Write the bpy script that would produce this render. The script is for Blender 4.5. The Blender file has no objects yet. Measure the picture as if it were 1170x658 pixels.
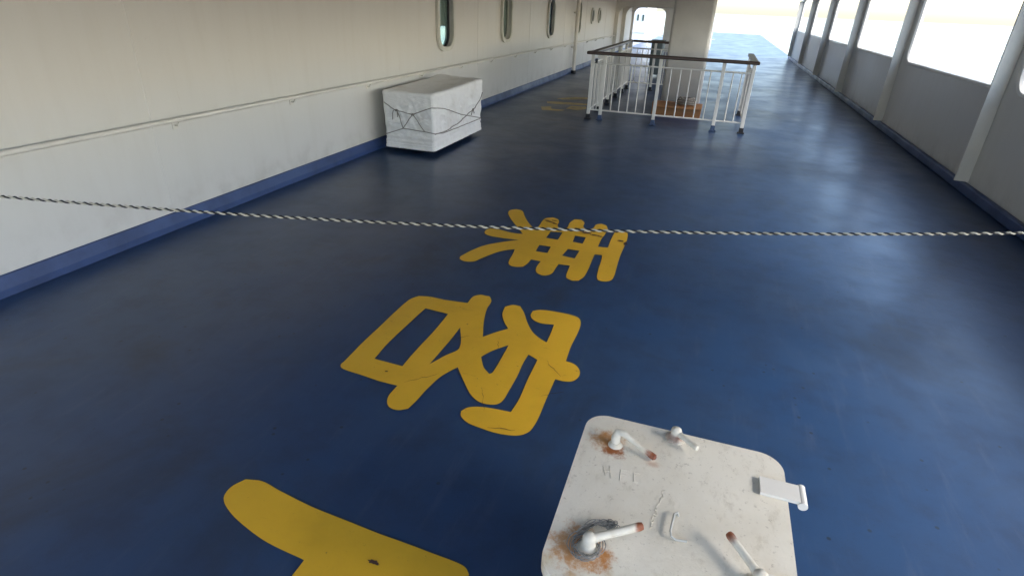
import bpy, bmesh, math, random
from mathutils import Vector, Matrix, noise
random.seed(7)
SC = bpy.context.scene
COL = SC.collection
R = math.radians

# ------------------------------------------------------------------ helpers
def tag(o, label=None, cat=None, group=None, kind=None):
    if label: o['label'] = label
    if cat: o['category'] = cat
    if group: o['group'] = group
    if kind: o['kind'] = kind
    return o

def empty(name, loc=(0, 0, 0), rz=0.0):
    o = bpy.data.objects.new(name, None)
    o.location = loc
    o.rotation_euler = (0, 0, rz)
    o.empty_display_size = 0.1
    COL.objects.link(o)
    return o

def link(name, me, mat, parent=None, smooth=False, bevel=0.0, loc=None):
    o = bpy.data.objects.new(name, me)
    COL.objects.link(o)
    if mat: me.materials.append(mat)
    if parent: o.parent = parent
    if loc: o.location = loc
    if smooth:
        for p in me.polygons: p.use_smooth = True
    if bevel:
        m = o.modifiers.new('bevel', 'BEVEL')
        m.width = bevel; m.segments = 3; m.limit_method = 'ANGLE'; m.angle_limit = R(35)
        m.harden_normals = False
    return o

class MB:
    def __init__(s): s.v = []; s.f = []
    def box(s, x0, x1, y0, y1, z0, z1):
        b = len(s.v)
        s.v += [(x, y, z) for z in (z0, z1) for y in (y0, y1) for x in (x0, x1)]
        s.f += [tuple(b + i for i in q) for q in ((0, 2, 3, 1), (4, 5, 7, 6), (0, 1, 5, 4), (2, 6, 7, 3), (0, 4, 6, 2), (1, 3, 7, 5))]
        return s
    def tube(s, pts, r, n=10, closed=False, squash=None):
        pts = [Vector(p) for p in pts]
        N = len(pts); b = len(s.v); up = None
        rr = r if isinstance(r, (list, tuple)) else [r] * N
        for i, p in enumerate(pts):
            if closed: t = pts[(i + 1) % N] - pts[i - 1]
            else: t = pts[min(i + 1, N - 1)] - pts[max(i - 1, 0)]
            t.normalize()
            if up is None:
                up = Vector((0, 0, 1)) if abs(t.z) < 0.9 else Vector((1, 0, 0))
            a = (up - t * up.dot(t)).normalized()
            up = a; c = t.cross(a)
            for k in range(n):
                w = 2 * math.pi * k / n
                s.v.append(tuple(p + (a * math.cos(w) + c * math.sin(w)) * rr[i]))
        for i in range(N if closed else N - 1):
            j = (i + 1) % N
            for k in range(n):
                l = (k + 1) % n
                s.f.append((b + i * n + k, b + i * n + l, b + j * n + l, b + j * n + k))
        if not closed:
            s.f.append(tuple(b + k for k in range(n))[::-1])
            s.f.append(tuple(b + (N - 1) * n + k for k in range(n)))
        return s
    def cyl(s, p, q, r, n=16): return s.tube([p, q], r, n)
    def build(s, name, mat, parent=None, smooth=False, bevel=0.0, loc=None):
        me = bpy.data.meshes.new(name)
        me.from_pydata(s.v, [], s.f)
        me.update()
        bm = bmesh.new(); bm.from_mesh(me)
        bmesh.ops.recalc_face_normals(bm, faces=bm.faces)
        bm.to_mesh(me); bm.free()
        o = link(name, me, mat, parent, smooth, bevel, loc)
        if smooth:
            m = o.modifiers.new('edges', 'EDGE_SPLIT'); m.split_angle = R(40)
        return o

def rrect(x0, x1, y0, y1, r, n=8):
    out = []
    for cx, cy, a0 in ((x1 - r, y1 - r, 0), (x0 + r, y1 - r, 90), (x0 + r, y0 + r, 180), (x1 - r, y0 + r, 270)):
        for k in range(n + 1):
            a = R(a0 + 90.0 * k / n)
            out.append((cx + r * math.cos(a), cy + r * math.sin(a)))
    return out

def smooth_poly(P, n=5, corner=48):
    """closed outline through the traced points: rounded where it bends gently, sharp at the notches"""
    N = len(P); P = [Vector((p[0], p[1], 0)) for p in P]; out = []
    sharp = []
    for i in range(N):
        a = P[i] - P[i - 1]; b = P[(i + 1) % N] - P[i]
        sharp.append(a.angle(b, 0) > R(corner))
    for i in range(N):
        p1, p2 = P[i], P[(i + 1) % N]; L = (p2 - p1).length
        def tang(k, d):
            if sharp[k]: return (p2 - p1)
            u = (P[(k + 1) % N] - P[k - 1]); u.normalize(); return u * L
        m1 = tang(i, 1); m2 = tang((i + 1) % N, -1)
        for k in range(n):
            t = k / n
            q = p1 * (2*t**3 - 3*t*t + 1) + m1 * (t**3 - 2*t*t + t) + p2 * (-2*t**3 + 3*t*t) + m2 * (t**3 - t*t)
            out.append((q.x, q.y))
    return out

def plate(loops, extrude=0.0):
    """flat shape with holes; loops[0] is the outline. Returns a mesh in the xy plane, z from -extrude to +extrude"""
    cu = bpy.data.curves.new('outline', 'CURVE')
    cu.dimensions = '2D'; cu.fill_mode = 'BOTH'; cu.extrude = extrude
    for L in loops:
        sp = cu.splines.new('POLY'); sp.points.add(len(L) - 1)
        for i, p in enumerate(L): sp.points[i].co = (p[0], p[1], 0, 1)
        sp.use_cyclic_u = True
    o = bpy.data.objects.new('outline', cu); COL.objects.link(o)
    dg = bpy.context.evaluated_depsgraph_get()
    me = bpy.data.meshes.new_from_object(o.evaluated_get(dg))
    bpy.data.objects.remove(o); bpy.data.curves.remove(cu)
    bm = bmesh.new(); bm.from_mesh(me)
    bmesh.ops.remove_doubles(bm, verts=bm.verts, dist=1e-5)
    bmesh.ops.recalc_face_normals(bm, faces=bm.faces)
    bm.to_mesh(me); bm.free()
    return me

# ------------------------------------------------------------------ materials
class NT:
    def __init__(s, name):
        s.m = bpy.data.materials.new(name); s.m.use_nodes = True
        s.t = s.m.node_tree; s.b = s.t.nodes['Principled BSDF']
        s.co = s.t.nodes.new('ShaderNodeTexCoord').outputs['Object']
        s._g = None
    def new(s, k, **kw):
        n = s.t.nodes.new(k)
        for a, v in kw.items(): setattr(n, a, v)
        return n
    def put(s, sock, v):
        if hasattr(v, 'is_linked'): s.t.links.new(v, sock)
        elif isinstance(v, (tuple, list)) and len(v) == 3 and sock.type == 'RGBA': sock.default_value = (*v, 1)
        else: sock.default_value = v
    def world(s):
        if s._g is None: s._g = s.new('ShaderNodeNewGeometry').outputs['Position']
        return s._g
    def mapping(s, src, scale=(1, 1, 1), loc=(0, 0, 0), rot=(0, 0, 0)):
        n = s.new('ShaderNodeMapping'); s.put(n.inputs[0], src)
        n.inputs['Scale'].default_value = scale; n.inputs['Location'].default_value = loc; n.inputs['Rotation'].default_value = rot
        return n.outputs[0]
    def noise(s, src, scale, detail=4, rough=0.55, dist=0.0):
        n = s.new('ShaderNodeTexNoise'); s.put(n.inputs['Vector'], src)
        n.inputs['Scale'].default_value = scale; n.inputs['Detail'].default_value = detail
        n.inputs['Roughness'].default_value = rough; n.inputs['Distortion'].default_value = dist
        return n.outputs['Fac']
    def ramp(s, v, a, b, lo=0.0, hi=1.0, smooth=True):
        n = s.new('ShaderNodeMapRange'); n.interpolation_type = 'SMOOTHSTEP' if smooth else 'LINEAR'
        s.put(n.inputs[0], v)
        for i, x in enumerate((a, b, lo, hi)): n.inputs[i + 1].default_value = x
        return n.outputs[0]
    def mix(s, f, a, b, mode='MIX'):
        n = s.new('ShaderNodeMix', data_type='RGBA', blend_type=mode)
        s.put(n.inputs[0], f); s.put(n.inputs[6], a); s.put(n.inputs[7], b)
        return n.outputs[2]
    def math(s, op, a, b=0.0, clamp=False):
        n = s.new('ShaderNodeMath', operation=op); n.use_clamp = clamp
        s.put(n.inputs[0], a); s.put(n.inputs[1], b)
        return n.outputs[0]
    def dist(s, src, p, scale=(1, 1, 1)):
        a = s.new('ShaderNodeVectorMath', operation='SUBTRACT'); s.put(a.inputs[0], src); a.inputs[1].default_value = p
        m = s.new('ShaderNodeVectorMath', operation='MULTIPLY'); s.put(m.inputs[0], a.outputs[0]); m.inputs[1].default_value = scale
        l = s.new('ShaderNodeVectorMath', operation='LENGTH'); s.put(l.inputs[0], m.outputs[0])
        return l.outputs['Value']
    def bump(s, h, strength=0.2, dist=0.01):
        n = s.new('ShaderNodeBump'); s.put(n.inputs['Height'], h)
        n.inputs['Strength'].default_value = strength; n.inputs['Distance'].default_value = dist
        s.t.links.new(n.outputs[0], s.b.inputs['Normal'])
    def fin(s, col, rough=0.5, metal=0.0, spec=0.5):
        s.put(s.b.inputs['Base Color'], col); s.put(s.b.inputs['Roughness'], rough)
        s.b.inputs['Metallic'].default_value = metal; s.b.inputs['Specular IOR Level'].default_value = spec
        return s.m

def paint(name, col, dirt=None, rough=0.42, scale=1.2, amt=0.35, bump=0.12, rust=0.0):
    n = NT(name); w = n.world()
    big = n.noise(w, scale, 5, 0.6)
    fine = n.noise(w, scale * 14, 4, 0.6)
    d = dirt or tuple(c * 0.72 for c in col)
    c = n.mix(n.math('MULTIPLY', n.ramp(big, 0.42, 0.72), amt), col, d)
    c = n.mix(n.math('MULTIPLY', n.ramp(fine, 0.55, 0.75), amt * 0.4), c, d)
    if rust:
        rs = n.noise(w, 9.0, 6, 0.7)
        c = n.mix(n.math('MULTIPLY', n.ramp(rs, 0.66, 0.74), rust), c, (0.25, 0.09, 0.03))
    n.bump(n.noise(w, scale * 5, 3), bump, 0.01)
    return n.fin(c, n.ramp(big, 0.3, 0.7, rough - 0.08, rough + 0.12))

M = {}
# wall: sprayed cream paint on welded plate, slight oil-canning, faint run marks
n = NT('cream_wall_paint'); w = n.world()
big = n.noise(w, 0.55, 3, 0.5); streak = n.noise(n.mapping(w, (3.0, 3.0, 0.35)), 2.2, 5, 0.6)
c = n.mix(n.math('MULTIPLY', n.ramp(streak, 0.4, 0.9), 0.2), (0.68, 0.665, 0.62), (0.5, 0.46, 0.38))
fine = n.noise(w, 22, 4, 0.6)
c = n.mix(n.math('MULTIPLY', n.ramp(fine, 0.66, 0.78), 0.12), c, (0.35, 0.28, 0.2))
zz = n.new('ShaderNodeSeparateXYZ'); n.put(zz.inputs[0], w)
grime = n.math('MULTIPLY', n.ramp(zz.outputs['Z'], 0.12, 0.45, 1, 0), n.ramp(n.noise(w, 3.2, 5, 0.65), 0.4, 0.72))
rs = n.noise(n.mapping(w, (1, 7, 0.8)), 2.6, 6, 0.7)
c = n.mix(n.math('MULTIPLY', n.ramp(rs, 0.66, 0.8), 0.35), c, (0.4, 0.25, 0.13))
c = n.mix(n.math('MULTIPLY', grime, 0.35), c, (0.36, 0.33, 0.28))
n.bump(n.math('ADD', n.math('MULTIPLY', n.noise(n.mapping(w, (1, 1, 1)), 1.1, 1), 1.0), n.math('MULTIPLY', n.noise(w, 40, 2), 0.02)), 0.1, 0.02)
M['wall'] = n.fin(c, n.ramp(big, 0.3, 0.7, 0.36, 0.46))
M['cream'] = paint('cream_gloss_paint', (0.74, 0.71, 0.64), rough=0.38, scale=2.5)
M['ceiling'] = paint('ceiling_paint', (0.55, 0.54, 0.5), rough=0.5, scale=0.8)
M['white_far'] = paint('white_ship_paint', (0.8, 0.8, 0.8), rough=0.5, scale=0.3)
M['gasket'] = paint('grey_frame_paint', (0.62, 0.61, 0.54), rough=0.4, scale=6)
M['rail_cream'] = paint('railing_cream_paint', (0.8, 0.78, 0.72), rough=0.38, scale=9, amt=0.2, rust=0.3)
M['black'] = paint('black_rubber', (0.02, 0.02, 0.024), rough=0.5, scale=10)
M['blue_base'] = paint('blue_kerb_paint', (0.035, 0.07, 0.19), (0.02, 0.035, 0.085), rough=0.4, scale=2.0, amt=0.6)
M['bluefoot'] = paint('blue_foot_paint', (0.06, 0.1, 0.2), (0.02, 0.03, 0.06), rough=0.4, scale=20, amt=0.8)
M['cord'] = paint('lashing_cord_grey', (0.24, 0.22, 0.19), rough=0.85, scale=30)
M['green_grey'] = paint('green_grey_cover', (0.12, 0.15, 0.15), rough=0.6, scale=5)
M['sea'] = paint('sea_water', (0.06, 0.08, 0.09), rough=0.15, scale=0.05)

# deck paint: worn navy, scuffs, specks, damp patches
n = NT('blue_deck_paint'); w = n.world()
a = n.noise(w, 0.7, 6, 0.62, 0.3); b = n.noise(w, 4.5, 6, 0.65); s1 = n.noise(w, 130, 3, 0.5)
c = n.mix(n.ramp(a, 0.35, 0.68), (0.015, 0.044, 0.112), (0.023, 0.050, 0.108))
c = n.mix(n.math('MULTIPLY', n.ramp(b, 0.42, 0.72), 0.5), c, (0.013, 0.024, 0.055))
c = n.mix(n.math('MULTIPLY', n.ramp(s1, 0.6, 0.75), 0.4), c, (0.012, 0.016, 0.03))
scuff = n.noise(n.mapping(w, (6.0, 0.8, 1), rot=(0, 0, 0.5)), 2.5, 5, 0.7)
c = n.mix(n.math('MULTIPLY', n.ramp(scuff, 0.52, 0.75), 0.3), c, (0.07, 0.09, 0.14))
smg = n.noise(w, 0.9, 5, 0.7, 0.8)
c = n.mix(n.math('MULTIPLY', n.ramp(smg, 0.52, 0.7), 0.55), c, (0.017, 0.024, 0.04))
vo = n.new('ShaderNodeTexVoronoi'); n.put(vo.inputs['Vector'], n.mapping(w, (1, 1, 1))); vo.inputs['Scale'].default_value = 9
spk = n.math('MULTIPLY', n.ramp(vo.outputs['Distance'], 0.05, 0.1, 1, 0), n.ramp(n.noise(w, 3, 2), 0.42, 0.5))
c = n.mix(n.math('MULTIPLY', spk, 0.8), c, (0.012, 0.014, 0.02))
sy = n.new('ShaderNodeSeparateXYZ'); n.put(sy.inputs[0], w)
n.bump(n.math('ADD', n.math('MULTIPLY', n.noise(w, 2.0, 3), 1.0), n.math('MULTIPLY', n.noise(w, 90, 3), 0.03)), 0.14, 0.02)
wet = n.noise(w, 1.1, 4, 0.6, 0.4)
M['deck'] = n.fin(c, n.math('ADD', n.ramp(wet, 0.32, 0.68, 0.28, 0.37), n.math('MULTIPLY', n.ramp(b, 0.3, 0.8), 0.04)), spec=0.55)

# yellow marking paint with chips that show the deck
def yellow(name, col, chip_lo, fade=0.0):
    n = NT(name); w = n.world()
    a = n.noise(w, 2.4, 5, 0.6); ch = n.noise(w, 26, 7, 0.78)
    c = n.mix(n.math('MULTIPLY', n.ramp(a, 0.4, 0.7), 0.4), col, tuple(v * 0.72 for v in col))
    wv = n.noise(n.mapping(w, (2.0, 14, 1), rot=(0, 0, -0.6)), 1.6, 7, 0.8)
    c = n.mix(n.math('MULTIPLY', n.ramp(wv, 0.6, 0.72), 0.4), c, tuple(v * 0.55 for v in col))
    scr = n.noise(n.mapping(w, (1.2, 9, 1), rot=(0, 0, 0.9)), 3.5, 6, 0.75)
    c = n.mix(n.math('MULTIPLY', n.ramp(scr, 0.62, 0.7), 0.5), c, (0.14, 0.09, 0.03))
    c = n.mix(n.math('MULTIPLY', n.ramp(ch, chip_lo, chip_lo + 0.04), 0.85), c, (0.05, 0.045, 0.04))
    if fade:
        f = n.noise(w, 7, 5, 0.7)
        c = n.mix(n.math('MULTIPLY', n.ramp(f, 0.48, 0.68), 0.75), c, (0.045, 0.06, 0.11))
    n.bump(n.noise(w, 50, 3), 0.12, 0.005)
    return n.fin(c, 0.42)
M['yellow'] = yellow('yellow_marking_paint', (0.64, 0.37, 0.024), 0.64)
M['yellow_old'] = yellow('worn_yellow_marking', (0.5, 0.36, 0.11), 0.64, 1)
M['scar'] = paint('bare_rust_chips', (0.06, 0.028, 0.02), rough=0.7, scale=20)

# canvas
n = NT('white_canvas'); w = n.world()
cr = n.noise(n.mapping(w, (1, 1, 2.4), rot=(0.5, 0.6, 0)), 5, 6, 0.65, 0.6)
c = n.mix(n.math('MULTIPLY', n.ramp(cr, 0.4, 0.8), 0.22), (0.86, 0.85, 0.82), (0.68, 0.65, 0.6))
c = n.mix(n.math('MULTIPLY', n.ramp(n.noise(w, 2.3, 4), 0.5, 0.7), 0.35), c, (0.55, 0.51, 0.43))
n.bump(n.math('ADD', cr, n.math('MULTIPLY', n.noise(w, 140, 2), 0.05)), 0.75, 0.03)
M['canvas'] = n.fin(c, 0.75)

# varnished handrail
n = NT('dark_varnished_wood'); w = n.world()
g_ = n.noise(n.mapping(w, (6, 6, 30)), 4, 5, 0.6)
c = n.mix(g_, (0.022, 0.012, 0.008), (0.075, 0.035, 0.02))
M['wood_dark'] = n.fin(c, 0.3)
n = NT('orange_pallet_wood'); w = n.world()
c = n.mix(n.noise(n.mapping(w, (2, 14, 20)), 4, 5), (0.42, 0.2, 0.07), (0.22, 0.1, 0.04))
M['wood_orange'] = n.fin(c, 0.6)

# glass / panes
n = NT('window_glass')
n.b.inputs['Transmission Weight'].default_value = 0.85; n.b.inputs['IOR'].default_value = 1.45
M['glass'] = n.fin((0.62, 0.78, 0.72), 0.04)
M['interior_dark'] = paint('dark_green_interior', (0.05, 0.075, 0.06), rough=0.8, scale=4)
M['blind_blue'] = paint('pale_blue_blind', (0.42, 0.52, 0.56), rough=0.85, scale=4)
M['blind_green'] = paint('pale_green_curtain', (0.36, 0.46, 0.38), rough=0.85, scale=4)

# rope strands
M['rope_white'] = paint('white_rope_strand', (0.5, 0.475, 0.39), (0.32, 0.29, 0.22), rough=0.85, scale=14, amt=0.6)
M['rope_black'] = paint('black_rope_strand', (0.018, 0.018, 0.02), rough=0.8, scale=14)

# wire
M['wire'] = paint('galvanised_wire', (0.2, 0.2, 0.19), rough=0.45, scale=40)
M['steel'] = paint('worn_steel', (0.45, 0.44, 0.4), rough=0.4, scale=20)
SKY, SUN, EXPO = 0.15, 1.25, 2.3
CH1=[[(-1.635, 4.912), (-1.643, 4.994), (-1.6, 5.048), (-1.531, 5.024), (-1.472, 4.904), (-1.394, 4.76), (-1.314, 4.644), (-1.283, 4.622), (-1.264, 4.686), (-1.272, 4.835), (-1.258, 4.921), (-1.205, 4.965), (-1.15, 4.93), (-1.124, 4.863), (-1.116, 4.783), (-1.091, 4.727), (-1.048, 4.702), (-1.019, 4.759), (-1.026, 4.889), (-1.006, 4.996), (-0.947, 5.015), (-0.9, 4.946), (-0.891, 4.847), (-0.86, 4.787), (-0.824, 4.792), (-0.794, 4.853), (-0.792, 4.937), (-0.752, 4.986), (-0.698, 4.961), (-0.67, 4.861), (-0.669, 4.736), (-0.678, 4.595), (-0.673, 4.419), (-0.591, 4.433), (-0.598, 4.597), (-0.598, 4.803), (-0.586, 4.874), (-0.541, 4.894), (-0.493, 4.851), (-0.472, 4.737), (-0.467, 4.493), (-0.467, 4.282), (-0.454, 4.012), (-0.449, 3.861), (-0.468, 3.797), (-0.512, 3.774), (-0.548, 3.782), (-0.566, 3.836), (-0.582, 3.983), (-0.592, 4.142), (-0.606, 4.256), (-0.667, 4.248), (-0.661, 4.112), (-0.654, 3.952), (-0.656, 3.798), (-0.678, 3.715), (-0.723, 3.696), (-0.77, 3.724), (-0.787, 3.792), (-0.799, 3.948), (-0.888, 3.945), (-0.89, 3.851), (-0.891, 3.76), (-0.919, 3.71), (-0.949, 3.697), (-0.991, 3.717), (-1.021, 3.768), (-1.032, 3.856), (-1.029, 3.939), (-1.112, 3.944), (-1.114, 3.861), (-1.128, 3.788), (-1.173, 3.763), (-1.218, 3.767), (-1.249, 3.802), (-1.266, 3.877), (-1.276, 3.973), (-1.292, 4.085), (-1.347, 4.045), (-1.402, 3.976), (-1.447, 3.884), (-1.481, 3.798), (-1.509, 3.73), (-1.566, 3.706), (-1.618, 3.725), (-1.64, 3.771), (-1.63, 3.833), (-1.599, 3.95), (-1.55, 4.063), (-1.487, 4.145), (-1.4, 4.232), (-1.326, 4.294), (-1.418, 4.283), (-1.5, 4.279), (-1.587, 4.284), (-1.643, 4.318), (-1.664, 4.389), (-1.649, 4.446), (-1.565, 4.458), (-1.431, 4.43), (-1.336, 4.438), (-1.43, 4.574), (-1.501, 4.673), (-1.587, 4.811)],
[(-1.129, 4.594), (-1.027, 4.618), (-1.021, 4.433), (-1.128, 4.435)],
[(-0.906, 4.589), (-0.811, 4.587), (-0.806, 4.433), (-0.894, 4.44)],
[(-1.135, 4.256), (-1.036, 4.259), (-1.028, 4.12), (-1.126, 4.118)],
[(-0.893, 4.269), (-0.795, 4.272), (-0.798, 4.101), (-0.905, 4.115)]]
CH2=[[(-1.653, 2.203), (-1.664, 2.397), (-1.667, 2.604), (-1.671, 2.835), (-1.665, 2.986), (-1.633, 3.053), (-1.559, 3.071), (-1.441, 3.071), (-1.291, 3.087), (-1.29, 3.191), (-1.253, 3.234), (-1.189, 3.233), (-1.153, 3.171), (-1.143, 3.064), (-1.104, 2.907), (-1.041, 2.726), (-0.989, 2.805), (-0.931, 2.876), (-0.984, 2.947), (-1.026, 3.033), (-1.043, 3.134), (-1.005, 3.178), (-0.954, 3.181), (-0.899, 3.1), (-0.843, 2.99), (-0.778, 2.892), (-0.715, 2.838), (-0.667, 2.811), (-0.671, 2.895), (-0.68, 3.029), (-0.766, 3.016), (-0.823, 3.042), (-0.852, 3.089), (-0.856, 3.149), (-0.815, 3.182), (-0.717, 3.197), (-0.617, 3.196), (-0.555, 3.173), (-0.526, 3.106), (-0.519, 2.984), (-0.522, 2.827), (-0.513, 2.662), (-0.461, 2.649), (-0.419, 2.599), (-0.412, 2.538), (-0.435, 2.487), (-0.478, 2.471), (-0.525, 2.472), (-0.524, 2.382), (-0.522, 2.25), (-0.519, 2.128), (-0.528, 2.034), (-0.552, 1.993), (-0.587, 1.972), (-0.666, 1.957), (-0.753, 1.963), (-0.824, 1.976), (-0.873, 2.008), (-0.888, 2.044), (-0.868, 2.082), (-0.811, 2.11), (-0.737, 2.121), (-0.658, 2.126), (-0.652, 2.236), (-0.661, 2.408), (-0.666, 2.613), (-0.729, 2.646), (-0.731, 2.552), (-0.723, 2.415), (-0.723, 2.274), (-0.725, 2.198), (-0.744, 2.157), (-0.789, 2.14), (-0.837, 2.145), (-0.891, 2.179), (-0.96, 2.259), (-1.015, 2.33), (-1.053, 2.381), (-1.078, 2.33), (-1.104, 2.261), (-1.116, 2.189), (-1.124, 2.113), (-1.128, 2.033), (-1.137, 1.966), (-1.177, 1.939), (-1.223, 1.942), (-1.257, 1.974), (-1.276, 2.027), (-1.276, 2.113), (-1.379, 2.113), (-1.494, 2.125), (-1.604, 2.135), (-1.637, 2.147), (-1.654, 2.172)],
[(-1.514, 2.914), (-1.348, 2.903), (-1.339, 2.675), (-1.342, 2.447), (-1.337, 2.278), (-1.515, 2.286), (-1.526, 2.453), (-1.522, 2.69)],
[(-1.21, 2.778), (-1.121, 2.559), (-1.163, 2.464), (-1.209, 2.35), (-1.207, 2.479), (-1.206, 2.642)],
[(-0.867, 2.699), (-0.861, 2.546), (-0.859, 2.403), (-0.871, 2.387), (-0.92, 2.432), (-0.972, 2.524), (-0.931, 2.612)]]

# ================================================================== SETTING
WX = -4.08                      # inboard wall plane
# deck sheet
mb = MB(); mb.box(-4.3, 3.2, -9.0, 60.0, -0.12, 0.0)
tag(mb.build('deck', M['deck']), kind='structure')
mb = MB(); mb.box(-3000, 3000, -3000, 3000, -13, -12)
tag(mb.build('sea', M['sea']), kind='structure')
# deckhead above with transverse beams
mb = MB(); mb.box(-4.3, 3.2, -1.5, 29.6, 2.45, 2.55)
for y in [i * 2.4 + 0.8 for i in range(11)]:
    mb.box(-4.0, 3.1, y - 0.04, y + 0.04, 2.28, 2.449)
mb.box(-1.3, -1.22, -1.4, 24.9, 2.24, 2.279)
tag(mb.build('deckhead', M['ceiling'], bevel=0.006), kind='structure')

# ------------------------------------------------------------------ inboard wall with windows
wall = empty('deckhouse_wall', (WX, 6, 0))
tag(wall, 'long cream steel deckhouse wall with rounded windows and a blue painted foot', 'wall')
wall.location = (0, 0, 0)
WIN = [(8.82, 1.12, 1.93, 0.27, 'blue'), (11.68, 1.12, 1.93, 0.27, 'green'), (15.02, 1.07, 1.9, 0.27, 'dark'), (18.08, 1.03, 1.88, 0.27, 'green')]
PORT = [(20.08, 1.5, 0.19), (21.26, 1.5, 0.19)]
# plate is drawn in (y, z) and turned upright
out = [(-9, 0.0), (30.0, 0.0), (30.0, 2.44), (-9, 2.44)]
holes = []
for y, z0, z1, hw, k in WIN: holes.append(rrect(y - hw, y + hw, z0, z1, 0.2, 10))
for y, z, r in PORT: holes.append([(y + r * math.cos(a * math.pi / 16), z + r * math.sin(a * math.pi / 16)) for a in range(32)])
me = plate([out] + holes, 0.06)
UP = Matrix(((0, 0, 1, WX - 0.06), (1, 0, 0, 0), (0, 1, 0, 0), (0, 0, 0, 1)))
me.transform(UP)
link('wall_plate', me, M['wall'], wall)

def ring(outer, inner, depth):
    return plate([outer, inner], depth)
def window(y, z0, z1, hw, r, kind):
    o = ring(rrect(y - hw - 0.045, y + hw + 0.045, z0 - 0.045, z1 + 0.045, r + 0.045, 10), rrect(y - hw + 0.02, y + hw - 0.02, z0 + 0.02, z1 - 0.02, r - 0.02, 10), 0.022)
    T = UP.copy(); T[0][3] = WX + 0.024
    o.transform(T)
    fr = link('window_frame', o, M['gasket'], wall, bevel=0.008)
    # inner clamp ring, set back
    o = ring(rrect(y - hw + 0.001, y + hw - 0.001, z0 + 0.001, z1 - 0.001, r, 10), rrect(y - hw + 0.035, y + hw - 0.035, z0 + 0.035, z1 - 0.035, r - 0.03, 10), 0.012)
    T = UP.copy(); T[0][3] = WX - 0.05
    o.transform(T); link('gasket', o, M['black'] if kind != 'green' else M['gasket'], fr)
    gl = plate([rrect(y - hw + 0.001, y + hw - 0.001, z0 + 0.001, z1 - 0.001, r, 10)], 0.004)
    T = UP.copy(); T[0][3] = WX - 0.072; gl.transform(T); link('pane', gl, M['glass'], fr)
    # room behind
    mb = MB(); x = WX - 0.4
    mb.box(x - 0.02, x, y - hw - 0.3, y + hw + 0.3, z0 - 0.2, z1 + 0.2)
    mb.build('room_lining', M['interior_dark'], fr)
    if kind != 'dark':
        mb = MB(); N = 24; zb = z0 + (0.3 if kind == 'blue' else 0.02)
        for i in range(N):
            ya = y - hw - 0.15 + (2 * hw + 0.3) * i / N; yb = ya + (2 * hw + 0.3) / N
            xa = WX - 0.15 + 0.012 * math.sin(i * 1.3); xb = WX - 0.15 + 0.012 * math.sin((i + 1) * 1.3)
            b = len(mb.v); mb.v += [(xa, ya, zb), (xb, yb, zb), (xb, yb, z1 + 0.1), (xa, ya, z1 + 0.1)]; mb.f.append((b, b + 1, b + 2, b + 3))
        mb.build('curtain', M['blind_blue'] if kind == 'blue' else M['blind_green'], fr, smooth=True)
for y, z0, z1, hw, k in WIN: window(y, z0, z1, hw, 0.2, k)
for y, z, r in PORT: window(y, z - r, z + r, r, r - 0.001, 'dark')
# blue foot of the wall: sloped water bar
mb = MB(); b0 = 0
prof = [(WX, 0.002), (WX + 0.055, 0.002), (WX + 0.05, 0.05), (WX + 0.02, 0.125), (WX + 0.001, 0.13)]
for y in (-9, 29.9):
    mb.v += [(x, y, z) for x, z in prof]
K = len(prof)
for i in range(K): j = (i + 1) % K; mb.f.append((i, j, K + j, K + i))
mb.f += [tuple(range(K)), tuple(range(K, 2 * K))]
mb.build('blue_foot', M['blue_base'], wall)
# hand pipe on brackets
hz = lambda y: 0.848 - 0.0042 * (y - 6)
hp = MB().tube([(WX + 0.06, y, hz(y)) for y in (-8.8, 4, 14, 24.5)], 0.019, 12)
hpo = hp.build('hand_pipe', M['cream'], wall, smooth=True)
y = -8.0
while y < 24:
    m = MB(); m.tube([(WX + 0.001, y, hz(y) - 0.05), (WX + 0.035, y, hz(y) - 0.05), (WX + 0.058, y, hz(y) - 0.016)], 0.008, 8)
    m.box(WX + 0.001, WX + 0.007, y - 0.025, y + 0.025, hz(y) - 0.08, hz(y) - 0.02)
    m.build('bracket', M['cream'], hpo)
    y += 1.45
# welded seams between the plates
for y in (-3.2, 3.4, 10.2, 13.3, 16.5, 19.2, 22.6):
    m = MB(); m.tube([(WX - 0.002, y, 0.135), (WX - 0.002, y, 2.43)], 0.007, 8); m.build('weld_seam', M['wall'], wall, smooth=True)

# ------------------------------------------------------------------ down pipe
dp = empty('down_pipe', (WX + 0.13, 17.45, 0))
tag(dp, 'vertical cream down pipe against the wall between the third and fourth window', 'pipe')
MB().tube([(0, 0, 0.07), (0, 0, 2.44)], 0.055, 20).build('pipe', M['cream'], dp, smooth=True)
MB().tube([(0, 0, 0.002), (0, 0, 0.075)], 0.075, 20).build('collar', M['black'], dp, smooth=True)
for z in (0.7, 1.6):
    m = MB(); m.box(-0.12, 0.0, -0.02, 0.02, z - 0.02, z + 0.02); m.tube([(0.062 * math.cos(a * math.pi / 10), 0.062 * math.sin(a * math.pi / 10), z) for a in range(20)], 0.008, 6, closed=True)
    m.build('clamp', M['cream'], dp)

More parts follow.
